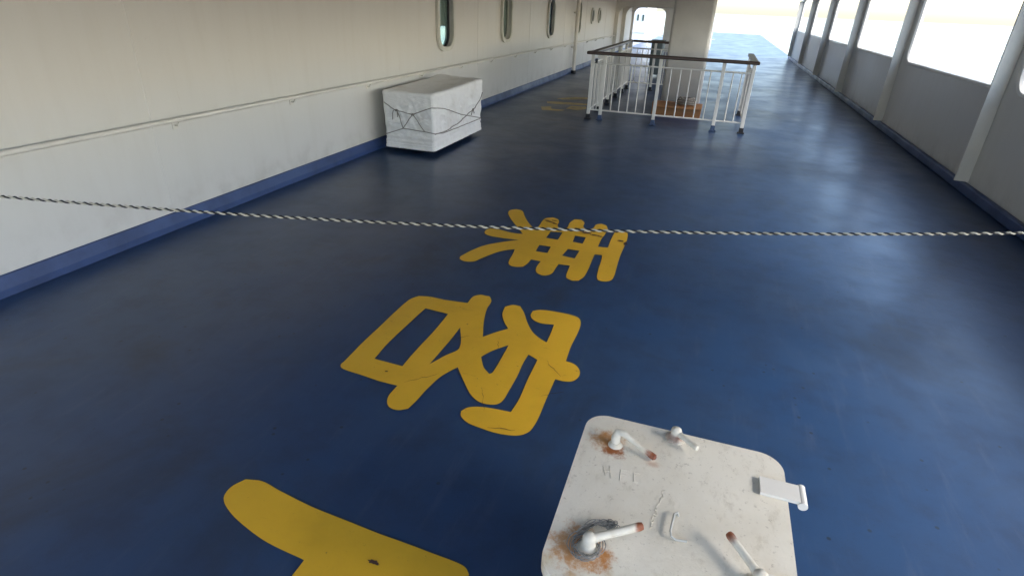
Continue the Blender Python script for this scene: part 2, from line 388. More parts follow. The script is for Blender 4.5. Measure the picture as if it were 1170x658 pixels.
# ------------------------------------------------------------------ portal frames closing the promenade forward
def portal(y, x0, x1, t, lab, zt=1.84, th=0.05, rad=0.38, lip=0.02, bx1=-0.87):
    """a steel plate bulkhead across the deck with a big rounded opening"""
    e = empty('portal_frame', ((x0 + x1) / 2, y, 0)); tag(e, lab, 'portal frame', 'rounded portal frames at the far end of the deck')
    hole = rrect(x0, x1, -0.6, zt, rad, 12)
    hole = [(x, max(z, 0.0)) for x, z in hole]
    # outline runs over the top like an arch
    top = [(x, z) for x, z in hole if z > 0.0]
    top.sort(key=lambda p: math.atan2(p[1] - 0.9, p[0] - (x0 + x1) / 2))
    R_ = [p for p in top]
    arch = [(x1, 0.003)] + [p for p in R_ if True] + [(x0, 0.003)]
    L = [(WX + 0.001, 0.003), (WX + 0.001, 2.44), (bx1, 2.44), (bx1, 0.003)] + arch
    me = plate([L], th)
    T = Matrix(((1, 0, 0, -(x0 + x1) / 2), (0, 0, -1, 0), (0, 1, 0, 0), (0, 0, 0, 1)))
    me.transform(T); link('bulkhead_plate', me, M['cream'], e)
    pts = [(x - (x0 + x1) / 2, -th - 0.006, z) for x, z in arch]
    MB().tube(pts, lip, 8).build('flange', M['cream'], e, smooth=True)
portal(24.6, -3.95, -1.35, 0.05, 'nearest of the cream rounded portal frames where the deck narrows')
portal(26.4, -3.93, -1.6, 0.05, 'middle cream rounded portal frame between the near frame and the bright exit')
portal(29.3, -3.98, -2.55, 0.05, 'farthest cream portal frame, its rounded opening filled with bright daylight', zt=1.8, rad=0.3, lip=0.012)

# rail outside the exit
e = empty('stern_railing', (-3.3, 33, 0)); tag(e, 'thin white pipe railing across the bright exit beyond the portals', 'railing')
for z in (0.5, 0.88):
    MB().tube([(-3.2, 0, z + 0.02), (3.0, 0, z - 0.03)], 0.014, 8).build('rail_pipe', M['rail_cream'], e, smooth=True)
for x in (-3.1, -0.35, 1.2, 2.8):
    MB().tube([(x, 0, 0.0), (x, 0, 0.9)], 0.022, 8).build('post', M['rail_cream'], e, smooth=True)
# white superstructure seen through the exit
e = empty('neighbouring_superstructure', (-9, 45, -12)); tag(e, 'pale white superstructure block with two narrow windows seen through the bright exit', 'superstructure')
MB().box(-7, 3.75, 0, 6, 0, 19).build('wall', M['white_far'], e)
for x in (3.17, 3.53):
    m = MB(); m.box(x - 0.06, x + 0.06, -0.03, -0.001, 12.95, 13.35); m.build('window', M['interior_dark'], e)
m = MB(); m.box(-7, 3.9, -0.06, -0.001, 12.2, 12.26); m.build('ledge', M['white_far'], e)

# ------------------------------------------------------------------ casing block behind the railing
e = empty('steel_casing', (0, 12.2, 0)); tag(e, 'cream steel casing pillar rising behind the railing beside the orange crate', 'casing')
m = plate([rrect(-0.945, -0.2, 12.25, 13.1, 0.06, 6)], 1.22); m.transform(Matrix.Translation((0, -12.2, 1.2205))); link('casing_wall', m, M['cream'], e)
m = plate([rrect(-0.96, -0.185, 12.235, 13.115, 0.07, 6)], 0.055); m.transform(Matrix.Translation((0, -12.2, 0.057))); link('blue_foot', m, M['blue_base'], e)

# ------------------------------------------------------------------ ship's side with big rounded openings (right)
e = empty('ship_side', (3.05, 10, 0)); tag(e, 'cream plated ship side with large rounded openings along the right edge of the deck', 'bulwark')
e.location = (0, 0, 0)
holes = [rrect(y, y + 4.0, 1.12, 2.36, 0.25, 8) for y in [(-4.9 + 4.3 * i) for i in range(8)]]
me = plate([[(-9, 0.0), (30, 0.0), (30, 2.44), (-9, 2.44)]] + holes, 0.04)
T = UP.copy(); T[0][3] = 3.05; me.transform(T); link('side_plate', me, M['wall'], e)
for i in range(8):
    y = -4.9 + 4.3 * i
    rr_ = rrect(y - 0.0, y + 4.0, 1.12, 2.36, 0.25, 8)
    MB().tube([(3.05, a, b) for a, b in rr_], 0.045, 8, closed=True).build('opening_rim', M['cream'], e, smooth=True)
for i in range(9):
    y = -5.05 + 4.3 * i
    if y > 29.2: y = 29.2
    MB().box(2.86, 3.005, y - 0.012, y + 0.012, 0.13, 2.27).build('stiffener', M['cream'], e)
MB().box(2.95, 3.008, -8.9, 29.8, 0.002, 0.12).build('blue_foot', M['blue_base'], e, bevel=0.02)

# ================================================================== PAINTED CHARACTERS
def marking(name, loops, mat, label, z=0.004, cat='deck lettering', group=None):
    L = [smooth_poly(p) for p in loops]
    me = plate(L, 0.0)
    cx = sum(p[0] for p in loops[0]) / len(loops[0]); cy = sum(p[1] for p in loops[0]) / len(loops[0])
    me.transform(Matrix.Translation((-cx, -cy, 0)))
    return tag(link(name, me, mat, loc=(cx, cy, z)), label, cat, group)
G1 = 'yellow characters painted on the blue deck'
marking('painted_character', CH1, M['yellow'], 'bright yellow character with crossing bars painted on the blue deck behind the rope', group=G1)
marking('painted_character', CH2, M['yellow'], 'large yellow character with a box at its left, painted between the rope and the hatch', group=G1)
CH3 = [[(-0.515, 1.2), (-0.509, 1.235), (-0.531, 1.256), (-0.565, 1.264), (-0.654, 1.268), (-0.776, 1.273), (-0.89, 1.276), (-1.021, 1.284),
        (-1.2, 1.295), (-1.38, 1.32), (-1.47, 1.335), (-1.54, 1.32), (-1.565, 1.265), (-1.55, 1.21), (-1.48, 1.165), (-1.38, 1.13), (-1.25, 1.1), (-1.08, 1.085),
        (-1.08, 0.82), (-1.5, 0.8), (-1.62, 0.77), (-1.62, 0.69), (-1.5, 0.66), (-1.08, 0.65), (-1.08, 0.42), (-1.55, 0.41), (-1.64, 0.35), (-1.6, 0.28), (-1.3, 0.25), (-0.6, 0.25), (-0.53, 0.27), (-0.51, 0.33)],
       [(-0.94, 1.06), (-0.68, 1.05), (-0.68, 0.82), (-0.94, 0.82)], [(-0.94, 0.65), (-0.68, 0.65), (-0.68, 0.42), (-0.94, 0.42)]]
marking('painted_character', CH3, M['yellow'], 'nearest yellow character, cut off by the bottom edge of the picture left of the hatch', group=G1)
# old faded one far along the deck
e = empty('faded_character', (-2.75, 11.7, 0.004)); tag(e, 'faded worn yellow character on the deck left of the railing post', 'deck lettering')
FA = [[(-3.1, 11.1), (-2.97, 10.72), (-2.62, 10.8), (-2.58, 10.95), (-2.85, 10.95), (-2.92, 11.2)],
      [(-3.18, 11.8), (-3.1, 11.55), (-2.75, 11.6), (-2.3, 11.75), (-2.3, 11.95), (-2.8, 11.9)],
      [(-3.1, 12.3), (-2.95, 12.2), (-2.6, 12.45), (-2.32, 12.7), (-2.42, 12.85), (-2.8, 12.7)],
      [(-2.6, 11.5), (-2.6, 11.1), (-2.35, 11.05), (-2.25, 11.3), (-2.3, 11.55)]]
for s in FA:
    me = plate([smooth_poly([(x + 2.75, y - 11.7) for x, y in s])], 0.0); link('stroke', me, M['yellow_old'], e)
# bare chips worn through the paint of the rear character
for nm, x, y, sx, sy in (('paint_scar', -1.23, 4.86, 0.06, 0.02), ('paint_scar', -1.17, 4.88, 0.07, 0.02), ('paint_scar', -1.2, 4.83, 0.09, 0.018), ('paint_scar', -1.15, 4.8, 0.05, 0.03), ('paint_scar', -0.93, 4.76, 0.06, 0.03), ('paint_scar', -0.83, 4.69, 0.1, 0.035), ('paint_scar', -0.75, 4.66, 0.08, 0.025), ('paint_scar', -0.70, 4.65, 0.05, 0.02), ('paint_scar', -0.515, 4.62, 0.06, 0.03), ('paint_scar', -0.47, 4.58, 0.03, 0.08), ('paint_scar', -0.845, 1.16, 0.05, 0.016), ('paint_scar', -1.39, 2.2, 0.02, 0.012)):
    pts = []
    for k in range(28):
        a = 2 * math.pi * k / 28; r = 0.62 + 0.38 * noise.noise(Vector((x * 9 + math.cos(a) * 1.6, y * 9 + math.sin(a) * 1.6, 3)))
        r *= random.uniform(0.6, 1.0); pts.append((math.cos(a) * sx * 0.95 * r, math.sin(a) * sy * 0.95 * r))
    o = link(nm, plate([pts], 0.0), M['scar'], loc=(x, y, 0.008))
    o['_scar'] = 1

# hairline cracks and heel marks in the paint of the middle character
random.seed(21)
for (ax, ay), (bx_, by_) in (((-0.86, 2.25), (-0.78, 2.08)), ((-0.62, 2.62), (-0.5, 2.5)), ((-0.72, 1.98), (-0.6, 2.0)), ((-1.2, 2.62), (-1.12, 2.7)), ((-1.25, 2.15), (-1.12, 2.28)), ((-0.95, 2.75), (-0.9, 2.6)), ((-0.55, 2.3), (-0.45, 2.38))):
    A = []; B = []
    for k in range(9):
        t = k / 8; x = ax + (bx_ - ax) * t + random.uniform(-0.006, 0.006); y = ay + (by_ - ay) * t + random.uniform(-0.006, 0.006); h = 0.0022 * math.sin(math.pi * (0.08 + 0.84 * t)); A.append((x, y + h)); B.append((x, y - h))
    o = link('paint_scar', plate([A + B[::-1]], 0.0), M['scar'], loc=(0, 0, 0.008)); o['_scar'] = 2

# ================================================================== CANVAS BOX
bx = empty('covered_box', (-3.55, 7.38, 0)); tag(bx, 'box under a white canvas cover lashed with cord, standing against the wall', 'covered box')
def box_surface():
    X0, X1, Y0, Y1, Z0, Z1 = -3.9, -3.205, 6.56, 8.2, 0.065, 0.765
    bm = bmesh.new(); NX, NY, NZ = 56, 120, 60
    vs = {}
    def P(i, j, k):
        key = (i, j, k)
        if key in vs: return vs[key]
        u, v, t = i / NX, j / NY, k / NZ
        x = X0 + (X1 - X0) * u; y = Y0 + (Y1 - Y0) * v; z = Z0 + (Z1 - Z0) * t
        # rounded edges
        cx, cy = (X0 + X1) / 2, (Y0 + Y1) / 2
        r = 0.035
        q = Vector((x, y, z)); lo = Vector((X0 + r, Y0 + r, Z0 + 0.005)); hi = Vector((X1 - r, Y1 - r, Z1 - r))
        c = Vector((min(max(q.x, lo.x), hi.x), min(max(q.y, lo.y), hi.y), min(max(q.z, lo.z), hi.z)))
        d = q - c
        if d.length > 1e-6:
            m = max(abs(d.x), abs(d.y), abs(d.z)); q = c + d.normalized() * m
        nrm = Vector(((1 if i == NX else -1 if i == 0 else 0), (1 if j == NY else -1 if j == 0 else 0), (1 if k == NZ else 0)))
        # loose cloth: leaning folds on the sides, sagging top held up by frame bars
        side = 1 if (i in (0, NX) or j in (0, NY)) else 0
        f = noise.noise(Vector((q.x * 2.2 + q.z * 2.2, q.y * 2.2 + q.z * 1.8, q.z * 0.8)))
        g = noise.noise(Vector((q.x * 7 + q.z * 4, q.y * 7 - q.z * 5, q.z * 5 + 7)))
        h = abs(noise.noise(Vector((q.x * 5 - q.z * 6, q.y * 5 + q.z * 6, 2.0))))
        bell = math.sin(math.pi * min(max((q.z - 0.2) / 0.55, 0), 1))
        if side and nrm.length:
            nn = Vector((nrm.x, nrm.y, 0)).normalized()
            ew = min(1.0, 5 * min(u * (1 - u) if j in (0, NY) else v * (1 - v), 0.2)) ** 0.7
            fo = 1 - abs(noise.noise(Vector((q.x * 9 + q.y * 4 + q.z * 3, q.y * 5 - q.x * 3, q.z * 2.2)))) * 2.4
            fo2 = 1 - abs(noise.noise(Vector((q.x * 8 - q.z * 9, q.y * 8 + q.z * 9, 5.0)))) * 2.6
            amp = (0.014 * f + 0.014 * g - 0.02 * h + 0.012 * max(fo, 0) ** 3 + 0.012 * max(fo2, 0) ** 3) * ew
            q += nn * amp * (0.3 + 0.9 * bell)
            q += nn * 0.018 * max(0, (q.z - 0.45)) / 0.32
            if 0.17 < q.z < 0.2: q -= nn * 0.010
            if q.z < 0.095: q += nn * 0.008
            # swag folds hanging from the corner posts
            s = math.sin((q.z * 26 + (q.y - Y0) * 7) ) * 0.004 * bell
            q += nn * s
            # waist where the cords pull in
            q -= nn * 0.012 * math.exp(-((q.z - 0.28) / 0.05) ** 2)
        if k == NZ:
            sx = math.sin(math.pi * u); sy = math.sin(math.pi * v)
            q.z += -0.024 * (sx * sy) + 0.006 * f + 0.006 * g
            q.z += 0.05 * math.exp(-((v - 0.12) / 0.09) ** 2) * math.exp(-((u - 0.1) / 0.2) ** 2) * 0
            q.z += 0.03 * v + 0.012 * math.exp(-((v - 0.97) / 0.12) ** 2) * math.exp(-((u - 0.1) / 0.25) ** 2)
        vs[key] = bm.verts.new(q)
        return vs[key]
    for i in range(NX):
        for j in range(NY): bm.faces.new((P(i, j, NZ), P(i + 1, j, NZ), P(i + 1, j + 1, NZ), P(i, j + 1, NZ)))
    for k in range(NZ):
        for i in range(NX):
            bm.faces.new((P(i, 0, k), P(i + 1, 0, k), P(i + 1, 0, k + 1), P(i, 0, k + 1)))
            bm.faces.new((P(i, NY, k), P(i + 1, NY, k), P(i + 1, NY, k + 1), P(i, NY, k + 1)))
        for j in range(NY):
            bm.faces.new((P(0, j, k), P(0, j + 1, k), P(0, j + 1, k + 1), P(0, j, k + 1)))
            bm.faces.new((P(NX, j, k), P(NX, j + 1, k), P(NX, j + 1, k + 1), P(NX, j, k + 1)))
    bmesh.ops.recalc_face_normals(bm, faces=bm.faces)
    me = bpy.data.meshes.new('canvas_cover'); bm.to_mesh(me); bm.free()
    me.transform(Matrix.Translation((3.55, -7.38, 0)))
    return me
cov = link('canvas_cover', box_surface(), M['canvas'], bx, smooth=True)
MB().box(-0.28, 0.29, -0.76, 0.76, 0.06, 0.1).build('skid_board', M['black'], bx)
for x in (-0.2, 0.2):
    for y in (-0.6, 0.6): MB().box(x - 0.04, x + 0.04, y - 0.04, y + 0.04, 0.002, 0.06).build('foot', M['black'], bx)
from mathutils.bvhtree import BVHTree
bvh = BVHTree.FromPolygons([v.co[:] for v in cov.data.vertices], [p.vertices[:] for p in cov.data.polygons])
def hug(a, b, face, n=18):
    out = []
    for k in range(n + 1):
        t = k / n; u = a[0] + (b[0] - a[0]) * t; z = a[1] + (b[1] - a[1]) * t
        if face == 'L': o, d = Vector((u + 3.55, -1.6, z)), Vector((0, 1, 0))
        else: o, d = Vector((1.2, u - 7.38, z)), Vector((-1, 0, 0))
        h = bvh.ray_cast(o, d)
        if h[0] is None: continue
        out.append(h[0] - d * 0.007)
    return out
def cord(pts, face, r=0.0055):
    P = []
    for a, b in zip(pts[:-1], pts[1:]): P += hug(a, b, face)[(1 if P else 0):]
    if len(P) < 3: return
    # a taut cord bridges the hollows: smooth it outwards
    axis = 1 if face == 'L' else 0; sg = -1 if face == 'L' else 1
    for _ in range(6):
        Q = [p.copy() for p in P]
        for i in range(1, len(P) - 1):
            avg = (P[i - 1][axis] + P[i + 1][axis]) / 2
            Q[i][axis] = max(P[i][axis] * sg, avg * sg) * sg
        P = Q
    MB().tube(P, r, 8).build('lashing_cord', M['cord'], bx, smooth=True)
Lc = [[(-3.88, 0.62), (-3.735, 0.543), (-3.48, 0.503), (-3.30, 0.575), (-3.225, 0.602)], [(-3.88, 0.225), (-3.623, 0.319), (-3.326, 0.302), (-3.225, 0.292)],
      [(-3.694, 0.529), (-3.623, 0.319), (-3.48, 0.503), (-3.326, 0.302)], [(-3.746, 0.533), (-3.765, 0.49), (-3.77, 0.414)], [(-3.69, 0.53), (-3.70, 0.45)]]
Rc = [[(6.59, 0.598), (6.66, 0.588), (6.853, 0.555), (7.417, 0.398), (8.17, 0.235)], [(6.59, 0.282), (6.841, 0.25), (7.215, 0.243), (8.17, 0.23)],
      [(8.17, 0.6), (8.1, 0.511), (7.84, 0.406), (7.519, 0.333), (7.216, 0.284), (6.932, 0.26), (6.6, 0.275)], [(6.62, 0.692), (6.77, 0.629), (7.033, 0.539)],
      [(7.84, 0.406), (7.8, 0.33)], [(7.86, 0.40), (7.9, 0.34)]]
def wrap(Lp, Rp):
    P = []
    for a, b in zip(Lp[:-1], Lp[1:]): P += hug(a, b, 'L')[(1 if P else 0):]
    for a, b in zip(Rp[:-1], Rp[1:]): P += hug(a, b, 'R')
    Q = [P[0]]
    for p in P[1:]:
        if (p - Q[-1]).length > 0.004: Q.append(p)
    MB().tube(Q, 0.0055, 8).build('lashing_cord', M['cord'], bx, smooth=True)
wrap(Lc[0], Rc[0]); wrap(Lc[1], Rc[1])
for c_ in Lc[2:]: cord(c_, 'L')
for c_ in [Rc[2]] + Rc[4:]: cord(c_, 'R')
# stitched corner seam and hem
P = hug((-3.23, 0.72), (-3.23, 0.1), 'L', 30); MB().tube([p + Vector((0.004, 0.005, 0)) for p in P], 0.004, 6).build('corner_seam', M['canvas'], cov, smooth=True)
for f_, a_, b_ in (('L', -3.885, -3.225), ('R', 6.6, 8.16)):
    P = hug((a_, 0.122), (b_, 0.122), f_, 40); d_ = Vector((0, 0.005, 0)) if f_ == 'L' else Vector((-0.005, 0, 0))
    MB().tube([p + d_ for p in P], 0.0045, 6).build('hem_seam', M['canvas'], cov, smooth=True)
for (u, z, f) in ((-3.70, 0.537, 'L'), (-3.48, 0.503, 'L'), (7.84, 0.405, 'R')):
    P = hug((u - 0.02, z), (u + 0.02, z), f, 4)
    if len(P) > 3: MB().tube(P, [0.008, 0.014, 0.016, 0.014, 0.008][:len(P)], 8).build('knot', M['cord'], bx, smooth=True)

# ================================================================== RAILING
rl = empty('guard_railing', (-1.98, 10.274, 0)); tag(rl, 'cream guard railing with dark wooden handrail enclosing part of the deck', 'railing')
OX, OY = -1.98, 10.274
def post(x, y, kind=0):
    p = MB().box(x - 0.027, x + 0.027, y - 0.02, y + 0.02, 0.09, 1.06).build('post', M['rail_cream'], rl, bevel=0.004)
    m = MB(); m.box(x - 0.034, x + 0.034, y - 0.03, y + 0.03, 0.02, 0.089)
    m.box(x - 0.055, x + 0.055, y - 0.05, y + 0.05, 0.003, 0.019); m.build('foot', M['bluefoot'] if kind else M['black'], p, bevel=0.003)
def bars(a, b, n0, n1):
    """bottom and top bar from a to b with n balusters between"""
    a = Vector(a); b = Vector(b); d = (b - a)
    for z in (0.165, 0.93):
        MB().tube([(a.x, a.y, z), (b.x, b.y, z)], 0.014, 8).build('rail_bar', M['rail_cream'], rl, smooth=True)
    for k in range(1, n0):
        p = a + d * k / n0
        MB().tube([(p.x, p.y, 0.17), (p.x, p.y, 0.925)], 0.0095, 8).build('baluster', M['rail_cream'], rl, smooth=True)
post(-0.02, 0, 0); post(0.19, 0, 1); post(1.11, 0, 1); post(2.1, 0, 1); post(2.55, 0, 0)
bars((0.007, 0), (0.163, 0), 3, 0); bars((0.217, 0), (1.083, 0), 6, 0); bars((1.137, 0), (2.073, 0), 6, 0); bars((2.127, 0), (2.523, 0), 3, 0)
ys = [0.0, 0.9, 1.9, 2.9, 3.8, 4.55]
for i in range(1, 6): post(-0.02, ys[i], 0)
for i in range(5): bars((-0.02, ys[i] + 0.02), (-0.02, ys[i + 1] - 0.02), 6, 0)
post(0.55, 4.55, 0); bars((0.007, 4.55), (0.523, 4.55), 4, 0); bars((0.577, 4.55), (1.03, 4.55), 4, 0)
post(2.55, 1.9, 0); bars((2.55, 0.02), (2.55, 0.93), 6, 0); bars((2.55, 0.97), (2.55, 1.88), 6, 0)
def hr(x0, x1, y0, y1): MB().box(x0, x1, y0, y1, 1.061, 1.112).build('handrail', M['wood_dark'], rl, bevel=0.014)
hr(-0.125, 2.62, -0.065, 0.05)
hr(-0.085, 0.02, 0.052, 4.6); hr(0.022, 1.03, 4.5, 4.6); hr(2.5, 2.605, 0.052, 1.95)
MB().box(0.03, 0.07, -0.05, -0.021, 0.93, 1.0).build('latch', M['black'], rl, bevel=0.006)
MB().box(0.06, 0.15, -0.012, 0.012, 1.0, 1.055).build('gate_plate', M['rail_cream'], rl)
# dark coaming-like equipment standing inside the enclosure: slim bins on rubber feet left out; crate only
cr = empty('wooden_crate', (-0.55, 11.6, 0)); tag(cr, 'low orange wooden crate behind the railing at the foot of the casing', 'crate')
for y in (-0.28, 0.0, 0.28):
    MB().box(-0.42, 0.42, y - 0.02, y + 0.02, 0.004, 0.16).build('runner', M['wood_orange'], cr, bevel=0.004)
for k in range(5):
    y = -0.3 + k * 0.15; MB().box(-0.43, 0.43, y - 0.055, y + 0.055, 0.161, 0.185).build('board', M['wood_orange'], cr, bevel=0.003)
MB().box(-0.455, -0.431, -0.33, 0.33, 0.004, 0.24).build('end_board', M['wood_orange'], cr, bevel=0.003)
# coil of grey line on it
ln = []
for k in range(260):
    a = k * 0.22; r_ = 0.15 + 0.03 * math.sin(k * 0.071) + 0.012 * math.sin(k * 0.61); ln.append((r_ * math.cos(a), r_ * 0.9 * math.sin(a), 0.205 + 0.11 * k / 260 + 0.015 * math.sin(k * 0.37)))
o = MB().tube(ln, 0.011, 7).build('line_coil', M['cord'], smooth=True, loc=(-0.42, 11.6, 0)); tag(o, 'coil of grey line resting on the orange crate', 'rope coil')

e = empty('life_ring_locker', (-1.72, 18.2, 0)); e.name = 'equipment_locker'
tag(e, 'dark grey covered locker beyond the railing, just left of the cream pillar', 'locker')
me = plate([rrect(-0.14, 0.2, -0.25, 0.25, 0.06, 6)], 0.43); me.transform(Matrix.Translation((0, 0, 0.5))); link('locker_body', me, M['green_grey'], e, bevel=0.03)
me = plate([rrect(-0.16, 0.22, -0.27, 0.27, 0.07, 6)], 0.025); me.transform(Matrix.Translation((0, 0, 0.956))); link('locker_lid', me, M['green_grey'], e, bevel=0.015)
for x in (-0.1, 0.16):
    for y in (-0.2, 0.2): MB().box(x - 0.02, x + 0.02, y - 0.02, y + 0.02, 0.002, 0.068).build('leg', M['black'], e)

# ================================================================== ROPE
rp = empty('barrier_rope', (-0.8, 1.82, 1.055)); tag(rp, 'black and white twisted rope stretched across the deck above the yellow characters', 'rope')
def rope_pt(x): return Vector((x, 1.699 + (x + 1.18) * 0.323, 1.0555 + 0.016 * (x + 0.75) ** 2))
N = 2600; xa, xb = -4.03, 2.98
for nm, ph, mt in (('white_strand', 0.0, M['rope_white']), ('black_strand', math.pi, M['rope_black'])):
    pts = []
    for i in range(N + 1):
        x = xa + (xb - xa) * i / N; p = rope_pt(x)
        a = -2 * math.pi * (x / 0.040) + ph
        pts.append(p + Vector((0, math.sin(a) * 0.0029, math.cos(a) * 0.0029)) - Vector((-0.8, 1.82, 1.055)))
    MB().tube(pts, 0.0034 if ph == 0 else 0.0032, 7).build(nm, mt, rp, smooth=True)
for nm, p, s in (('rope_eye', rope_pt(xa), -1), ('rope_eye', rope_pt(xb), 1)):
    m = MB(); m.tube([(0.02 * math.cos(a * math.pi / 8), 0, 0.02 * math.sin(a * math.pi / 8)) for a in range(16)], 0.005, 8, closed=True)
    m.tube([(s * 0.02, 0, 0), (s * 0.052, 0, 0)], 0.006, 8)
    o = m.build(nm, M['steel'], smooth=True, loc=tuple(p)); tag(o, 'small steel eye on the %s holding the end of the rope' % ('deckhouse wall' if s < 0 else 'ship side'), 'rope eye')

# ================================================================== HATCH
ht = empty('deck_hatch', (0, 0, 0)); tag(ht, 'cream steel deck hatch with rusty dog handles standing at the lower right', 'hatch')
LX0, LX1, LY0, LY1, LZ = -0.212, 0.43, 0.955, 1.645, 0.5
n = NT('hatch_lid_paint'); w = n.world()
c = n.mix(n.math('MULTIPLY', n.ramp(n.noise(w, 3.5, 5, 0.6), 0.4, 0.7), 0.4), (0.74, 0.69, 0.58), (0.56, 0.5, 0.38))
c = n.mix(n.math('MULTIPLY', n.ramp(n.noise(w, 75, 4, 0.65), 0.6, 0.7), 0.4), c, (0.25, 0.2, 0.14))
dirt = n.noise(n.mapping(w, (1.4, 0.7, 1), rot=(0, 0, 0.4)), 14, 7, 0.75)
c = n.mix(n.math('MULTIPLY', n.ramp(dirt, 0.52, 0.68), 0.35), c, (0.42, 0.36, 0.26))
warp = n.noise(w, 30, 7, 0.8)
def stain(c, p, sc, r0, r1, col, amt):
    d = n.math('ADD', n.dist(w, p, sc), n.math('MULTIPLY', n.math('SUBTRACT', warp, 0.5), r1 * 2.4))
    return n.mix(n.math('MULTIPLY', n.ramp(d, r0, r1, 1, 0), amt), c, col)
Z_ = LZ
c = stain(c, (-0.125, 1.515, Z_), (1, 1, 1), 0.01, 0.075, (0.48, 0.23, 0.08), 1.0)
c = stain(c, (-0.098, 1.475, Z_), (1, 1.2, 1), 0.014, 0.05, (0.3, 0.095, 0.025), 1.0)
c = stain(c, (0.03, 1.46, Z_), (0.8, 1.6, 1), 0.0, 0.03, (0.42, 0.2, 0.09), 0.5)
c = stain(c, (-0.13, 1.07, Z_), (1, 1, 1), 0.03, 0.09, (0.55, 0.27, 0.1), 0.95)
c = stain(c, (-0.055, 1.055, Z_), (1.2, 0.9, 1), 0.008, 0.048, (0.46, 0.19, 0.05), 1.0)
c = stain(c, (-0.03, 1.0, Z_), (2.6, 0.7, 1), 0.0, 0.045, (0.5, 0.34, 0.16), 0.5)
c = stain(c, (-0.12, 0.985, Z_), (0.9, 1.6, 1), 0.0, 0.035, (0.5, 0.3, 0.13), 0.7)
c = stain(c, (0.08, 1.67, Z_), (1, 1.5, 1), 0.0, 0.05, (0.45, 0.22, 0.1), 0.6)
c = stain(c, (-0.205, 1.42, Z_ - 0.01), (1.5, 1.5, 1), 0.004, 0.016, (0.12, 0.05, 0.03), 0.9)
c = stain(c, (-0.2, 1.0, Z_), (1, 1, 1), 0.0, 0.04, (0.55, 0.42, 0.2), 0.4)
h = n.math('ADD', n.math('MULTIPLY', n.noise(w, 9, 3), 0.5), n.math('MULTIPLY', n.noise(w, 70, 5), 0.2))
n.bump(h, 0.5, 0.014)
M['lid'] = n.fin(c, 0.48)
me = plate([rrect(LX0, LX1, LY0, LY1, 0.075, 10)], 0.02)
me.transform(Matrix.Translation((0, 0, LZ - 0.02)))
lid = link('lid', me, M['lid'], ht, bevel=0.013)
me = plate([rrect(LX0 + 0.006, LX1 - 0.006, LY0 + 0.006, LY1 - 0.006, 0.07, 10), rrect(LX0 + 0.016, LX1 - 0.016, LY0 + 0.016, LY1 - 0.016, 0.06, 10)], 0.014)
me.transform(Matrix.Translation((0, 0, LZ - 0.0545))); link('lid_lip', me, M['lid'], lid)
me = plate([rrect(LX0 + 0.05, LX1 - 0.05, LY0 + 0.05, LY1 - 0.05, 0.06, 8)], 0.2235)
me.transform(Matrix.Translation((0, 0, 0.2355))); link('coaming', me, M['cream'], ht)
me = plate([rrect(LX0 + 0.0, LX1 - 0.0, LY0 + 0.0, LY1 - 0.0, 0.08, 8)], 0.004)
me.transform(Matrix.Translation((0, 0, 0.0075))); link('base_flange', me, M['blue_base'], ht)

def rustmat(name, tip, r0, r1):
    n = NT(name); w = n.world()
    c = n.mix(n.math('MULTIPLY', n.ramp(n.noise(w, 30, 5), 0.45, 0.7), 0.35), (0.66, 0.62, 0.52), (0.46, 0.37, 0.24))
    d = n.math('ADD', n.dist(w, tip), n.math('MULTIPLY', n.math('SUBTRACT', n.noise(w, 45, 4), 0.5), 0.03))
    c = n.mix(n.ramp(d, r0, r1, 1, 0), c, (0.25, 0.075, 0.03))
    c = n.mix(n.math('MULTIPLY', n.ramp(d, r0, r0 * 0.2), n.ramp(n.noise(w, 90, 3), 0.45, 0.6)), c, (0.09, 0.03, 0.02))
    n.bump(n.noise(w, 60, 4), 0.35, 0.004)
    return n.fin(c, 0.55)
def lathe(mb, c, prof, nn=20):
    b = len(mb.v)
    for r_, z in prof:
        for k in range(nn): a = 2 * math.pi * k / nn; mb.v.append((c[0] + r_ * math.cos(a), c[1] + r_ * math.sin(a), c[2] + z))
    for i in range(len(prof) - 1):
        for k in range(nn): l = (k + 1) % nn; mb.f.append((b + i * nn + k, b + i * nn + l, b + (i + 1) * nn + l, b + (i + 1) * nn + k))
    mb.f.append(tuple(b + (len(prof) - 1) * nn + k for k in range(nn)))
def dog(p, tip, hgt, mat, rr):
    m = MB(); p = Vector(p); tip = Vector(tip)
    lathe(m, p, [(0.032, 0.0), (0.032, 0.004), (0.024, 0.008), (0.018, 0.016), (0.017, hgt - 0.012), (0.0185, hgt), (0.016, hgt + 0.008), (0.008, hgt + 0.0135), (0.0005, hgt + 0.015)])
    a = p + Vector((0, 0, hgt - 0.004)); d = (tip - a)
    pts = [a + d * t for t in (0, 0.25, 0.5, 0.75, 0.93, 0.985, 1.0)]
    m.tube(pts, [rr * 1.2, rr, rr * 0.95, rr, rr * 1.02, rr * 0.85, rr * 0.4], 14)
    return m.build('dog_handle', mat, ht, smooth=True)
